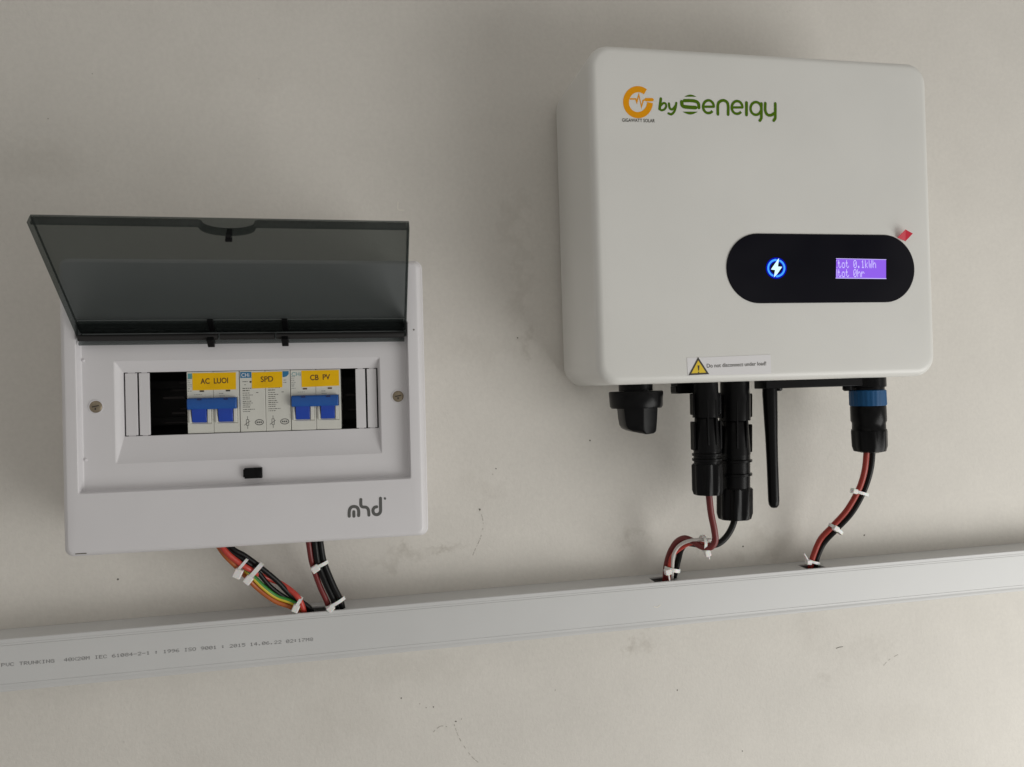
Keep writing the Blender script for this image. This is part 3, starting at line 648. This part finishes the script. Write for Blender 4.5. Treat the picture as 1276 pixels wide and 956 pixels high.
# ------------------------------------------------------------------ plugs under the inverter
def dc_plug(label, y, pts, x0, x1, ztop, tw):
    """pts: photo rows of section ends"""
    k = (b_(x1, 550, y) - b_(x0, 550, y)).length / 2
    c = b_((x0 + x1) / 2, pts[0], y); e = b_((x0 + x1) / 2 + tw, pts[-1], y)
    Z = [b_((x0 + x1) / 2, p_, y).z - c.z for p_ in pts]
    t = thing('cable_plug', label, 'plug', (c.x, y, c.z + Z[-1]), 'DC plugs under the inverter')
    def sec(name, prof, nf=10, n=40, parent=t): return part(name, lathe(prof, c, e, n=n, nf=nf), 'black_plastic', parent, smooth=35)
    sec('socket', [(k * .80, 3.7 - c.z), (k * .80, Z[1] * .2), (k * .86, Z[1] * .3), (k * .86, Z[1])])
    body = sec('sleeve', [(k * .70, Z[1]), (k * .74, Z[1] - 1), (k * .80, Z[2] * .75), (k * .86, Z[2])])
    ax = lambda z: Vector((c.x + (e.x - c.x) * z / (e.z - c.z), y, c.z + z))
    for sgn in (-1, 1):                        # locking arms with a gap between them and the sleeve
        for z0, z1 in ((Z[1] * .25, Z[1] * .92), (Z[1] * 1.12, Z[2] * .98)):
            a, b2 = ax(z0), ax(z1)
            xs_ = sorted((sgn * k * .80, sgn * k * .99)); l0 = [Vector((a.x + v, y + w_, a.z)) for v, w_ in ((xs_[0], -4), (xs_[1], -3), (xs_[1], 3), (xs_[0], 4))]
            l1 = [Vector((b2.x + v, y + w_, b2.z)) for v, w_ in ((xs_[0], -4), (xs_[1], -3), (xs_[1], 3), (xs_[0], 4))]
            part('locking_arm', loft([l0, l1], True, True), 'black_plastic', body, bevel=.8)
    for dx in (-.25, .32):                        # raised front ribs
        a, b2 = ax(Z[1] * .45), ax(Z[2] * .9)
        part('rib', loft([[p_ + Vector((dx * k + v, -k * .80 + w_, 0)) for v, w_ in ((-.9, 2.5), (-.7, -.4), (.7, -.4), (.9, 2.5))] for p_ in (a, b2)], True, True), 'black_plastic', body, bevel=.3)
    for f in (.15, .55):
        zz = Z[2] + (Z[3] - Z[2]) * f
        sec('grip_ring', [(k * .84, zz + .2), (k * .95, zz - .3), (k * .95, zz - 2.0), (k * .84, zz - 2.6)])
    sec('neck', [(k * .84, Z[2]), (k * .84, Z[3])])
    nut = sec('cap_nut', [(k * .90, Z[3] + .2), (k * .99, Z[3] - 1, .17), (k * .99, Z[4] * .96, .17), (k * .90, Z[4], .05), (k * .55, Z[4] - .3)], nf=8, n=64)
    return c, e
plugA = dc_plug('black DC plug with dark red lead, nearer of the pair under the inverter', -68, (480, 520, 562, 578, 616), 861, 897, 0, 3)
plugB = dc_plug('longer black DC plug with black lead, behind and right of its twin', -50, (480, 524, 566, 608, 646), 895, 936, 0, 0)

yac = -60
c = b_(1080.5, 480, yac); e = b_(1084, 563, yac); k = (b_(1101, 520, yac) - b_(1062, 520, yac)).length / 2
acp = thing('cable_plug', 'black round AC plug with a blue collar at right under the inverter', 'plug', (e.x, yac, e.z))
def zz(py): return b_(1082, py, yac).z - c.z
part('socket', lathe([(k * 1.0, 3.7 - c.z), (k * 1.0, zz(482)), (k * .9, zz(483)), (k * .9, zz(487))], c, e), 'black_plastic', acp, smooth=35)
part('locking_ring', lathe([(k * .93, zz(486)), (k * .98, zz(487), .0), (k * .98, zz(488.5), .03), (k * .985, zz(504), .03), (k * .95, zz(505.5))], c, e, n=96, nf=24), 'ring_blue', acp, smooth=35, label='blue locking ring')
part('body', lathe([(k * .92, zz(505.5)), (k * .95, zz(507)), (k * .95, zz(524)), (k * .89, zz(527)), (k * .89, zz(534)), (k * .95, zz(536))], c, e), 'black_plastic', acp, smooth=35)
part('cap_nut', lathe([(k * .90, zz(535.5)), (k * .97, zz(537), .07), (k * .95, zz(556), .07), (k * .86, zz(562), .03), (k * .5, zz(564))], c, e, n=64, nf=8), 'black_plastic', acp, smooth=35)

# ------------------------------------------------------------------ wires
def wire(label, pts, r, material, group=None, name='wire'):
    P = [at(*p_) for p_ in pts]
    return solo(name, tube(P, r), material, label, 'wire', group, smooth=60), P
yb = -46                                          # wires leave the bottom of the box here
G1 = 'wires from box, left bundle'
wire('upper black wire of the left bundle under the distribution box', [(278, 668, yb), (290, 684, yb), (304, 692, -43), (320, 703.5, -39), (344, 723, -32), (363, 742, -26), (385, 757, -22), (391, 772, -18)], 2.0, 'wire_black', G1)
wire('lower black wire of the left bundle, second one under the box', [(274, 668, yb - 1), (286, 686, yb), (304, 698, -43), (318, 709, -39), (338, 732, -31), (361, 748, -25), (381, 757, -21), (386, 772, -17)], 1.8, 'wire_black', G1)
wire('bright red wire in the left bundle under the distribution box', [(268, 668, yb - 3), (281, 687, yb - 3), (296, 700, -46), (311, 709.5, -43), (330, 719, -32), (352, 728.5, -27), (371, 744, -28), (379, 762, -24), (381, 774, -20)], 2.1, 'wire_red', G1)
wire('orange-brown wire along the lower edge of the left bundle', [(264, 668, yb), (279, 690, yb), (293, 704.5, -44), (304, 715.5, -38), (320, 732, -32), (342, 748.5, -28), (362, 756, -25), (374, 763, -22), (376, 774, -19)], 2.0, 'wire_orange', G1)
gy, P = wire('green earth wire with yellow stripe in the left bundle', [(268, 666, yb + 2), (283, 690, yb + 2), (298, 704, -40), (314, 717, -36), (329, 731.5, -33), (345, 743, -29), (364, 750, -26), (378, 759, -22), (383, 773, -18)], 1.8, 'wire_green', G1)
part('stripe', tube([p_ + Vector((-.45, -.9, -.75)) for p_ in P], 1.2), 'wire_yellow', gy, smooth=60)
G2 = 'wires from box, right bundle'
wire('dark red wire in the right bundle under the distribution box', [(383, 664, yb), (385.5, 682, yb), (389, 702, -42), (398, 729, -33), (407, 749, -26), (412, 764, -22)], 2.2, 'wire_dark_red', G2)
wire('middle black wire beside the dark red one under the box', [(391, 664, yb), (393, 682, yb), (397, 704, -42), (407, 729, -33), (416, 748, -26), (419, 764, -22)], 2.5, 'wire_black', G2)
wire('rightmost black wire of the right bundle under the box', [(398, 664, yb + 2), (400, 682, yb + 2), (404, 702, -40), (415, 729, -32), (424, 748, -25), (428, 764, -21)], 2.5, 'wire_black', G2)
wire('dark red lead of the nearer DC plug, bending left below it', [(882, 600, -68), (883.5, 618, -68), (886, 640, -67), (890, 660, -66), (891, 674, -64), (885, 682, -62), (874, 681, -58), (864, 675, -53), (853, 671, -45), (843, 676, -36), (835.5, 688, -28), (831, 703, -22), (829.5, 718, -19), (829, 730, -17)], 2.75, 'wire_dark_red')
wire('black lead of the longer DC plug, curving left below it', [(918, 620, -50), (916.5, 640, -50), (913, 655, -50), (905, 669, -50), (894, 678, -49), (880, 680, -47), (866, 678, -43), (855, 677.5, -38), (848.5, 685, -31), (845.5, 696, -25), (842, 710, -21), (839, 722, -18), (838, 732, -17)], 2.7, 'wire_black')
wire('short red wire looping down into the trunking below the DC plugs', [(888, 681, -55), (874, 677.5, -53), (860, 677.5, -48), (849, 683, -41), (839, 691, -34), (835, 700, -28), (834, 712, -23), (834, 728, -19)], 1.7, 'wire_red')
wire('pale white wire lying over the dark DC leads', [(886, 673, -56), (872, 672.5, -57), (857, 674.5, -51), (846, 680.5, -43), (839.5, 691, -36), (838, 704, -28), (837.5, 716, -23), (837, 730, -19)], 1.5, 'wire_white')
wire('red wire of the pair leaving the AC plug', [(1080, 552, -60), (1079.5, 566, -60), (1077, 588, -58), (1069.5, 611, -52), (1055, 636, -44), (1037, 656, -36), (1023, 671, -29), (1015, 688, -24), (1010.5, 703, -20), (1009, 716, -17)], 2.5, 'wire_brick', 'wires of the AC plug')
wire('black wire of the pair leaving the AC plug', [(1087, 552, -58), (1087, 567, -58), (1084, 589, -56), (1075.5, 614, -49.5), (1061, 639.5, -41.5), (1042, 660, -33), (1027.5, 675.5, -26), (1019.5, 691, -22), (1015.5, 705, -19), (1014, 716, -17)], 2.5, 'wire_black', 'wires of the AC plug')

# ------------------------------------------------------------------ cable ties
def tie(label, a, b2, y, axis, rad_d, head, tail=None, wd=2.6, hs=3.6):
    """band across the bundle from photo point a to b2 at depth y; axis = bundle direction in the photo"""
    pa, pb = at(*a, y), at(*b2, y); c = (pa + pb) / 2; u = (pb - pa) / 2; t = Vector((axis[0], 0, -axis[1])).normalized()
    t = (t - u.normalized() * t.dot(u.normalized())).normalized(); dn = Vector((0, -rad_d, 0))
    o = thing('cable_tie', label, 'cable tie', tuple(c), 'white nylon cable ties')
    def loop(off, s): return [c + u * math.cos(2 * math.pi * k / 28) * (1 + s / u.length) + dn * math.sin(2 * math.pi * k / 28) * (1 + s / rad_d) + t * off for k in range(28)]
    V, F = loft([loop(-wd / 2, .1), loop(-wd / 2, .9), loop(wd / 2, .9), loop(wd / 2, .1), loop(-wd / 2, .1)])
    part('strap', (V, F), 'nylon', o, smooth=40)
    h = at(*head, y - rad_d * .7); ud = (h - c); ud.y = 0; ud = ud.normalized() if ud.length > 1e-6 else u.normalized()
    td = Vector((-ud.z, 0, ud.x)); Bv, Bf = box(-1, 1, -1, 1, -1, 1)
    Hv = [h + ud * v.x * hs / 2 * 1.15 + Vector((0, 1, 0)) * v.y * hs / 2 + td * v.z * hs / 2 for v in Bv]
    part('head', (Hv, Bf), 'nylon', o, bevel=.7)
    if tail:
        e = at(*tail, y - rad_d * .9); part('tail', tube([h, (h + e) / 2 + Vector((0, -.4, 0)), e], lambda f: 1.0 - .35 * f, 8, 4), 'nylon', o, smooth=50)
tie('white cable tie round the left bundle halfway below the box', (326, 703), (309, 722), -40, (1, .75), 4.6, (309.5, 722.5), wd=3.4, hs=5.6)
tie('frosted tie head left of the halfway tie on the left bundle', (308, 697), (295, 712), -42.5, (1, .75), 4.4, (296.5, 714.5), wd=2.2, hs=6.2)
tie('white cable tie on the left bundle right above the trunking', (375.5, 745), (366, 760), -26, (1, .75), 5.0, (368.5, 758), wd=2.6, hs=5.2)
tie('upper white cable tie round the right bundle below the box', (407.5, 700), (389, 708), -41, (.35, 1), 4.2, (393, 708.5), wd=2.6, hs=5.4)
tie('lower white cable tie on the right bundle above the trunking', (428.5, 745), (407, 757), -26, (.4, 1), 4.4, (412, 758), wd=2.6, hs=5.0)
tie('white cable tie joining the DC leads under the plugs', (876, 668), (876, 685), -57, (1, .1), 5.2, (881, 689), (884, 697), wd=2.4, hs=5.0)
tie('white cable tie on the DC leads where they enter the trunking', (829.5, 708), (846, 711), -24, (-.2, 1), 4.6, (832, 712.5), (834.5, 724), wd=3.2, hs=5.0)
tie('upper white cable tie on the AC plug wires', (1061, 611), (1081, 617), -51, (-.45, 1), 3.4, (1064.5, 612), wd=2.6, hs=4.4)
tie('middle white cable tie on the AC plug wires', (1034, 654), (1048.5, 665), -36, (-.75, 1), 3.4, (1041, 658.5), wd=2.8, hs=4.6)
tie('lowest white cable tie on the AC plug wires at the trunking', (1005, 698), (1020, 702), -21, (-.4, 1), 3.4, (1007.5, 700.5), (1002, 690), wd=2.4, hs=4.4)
finish_things()
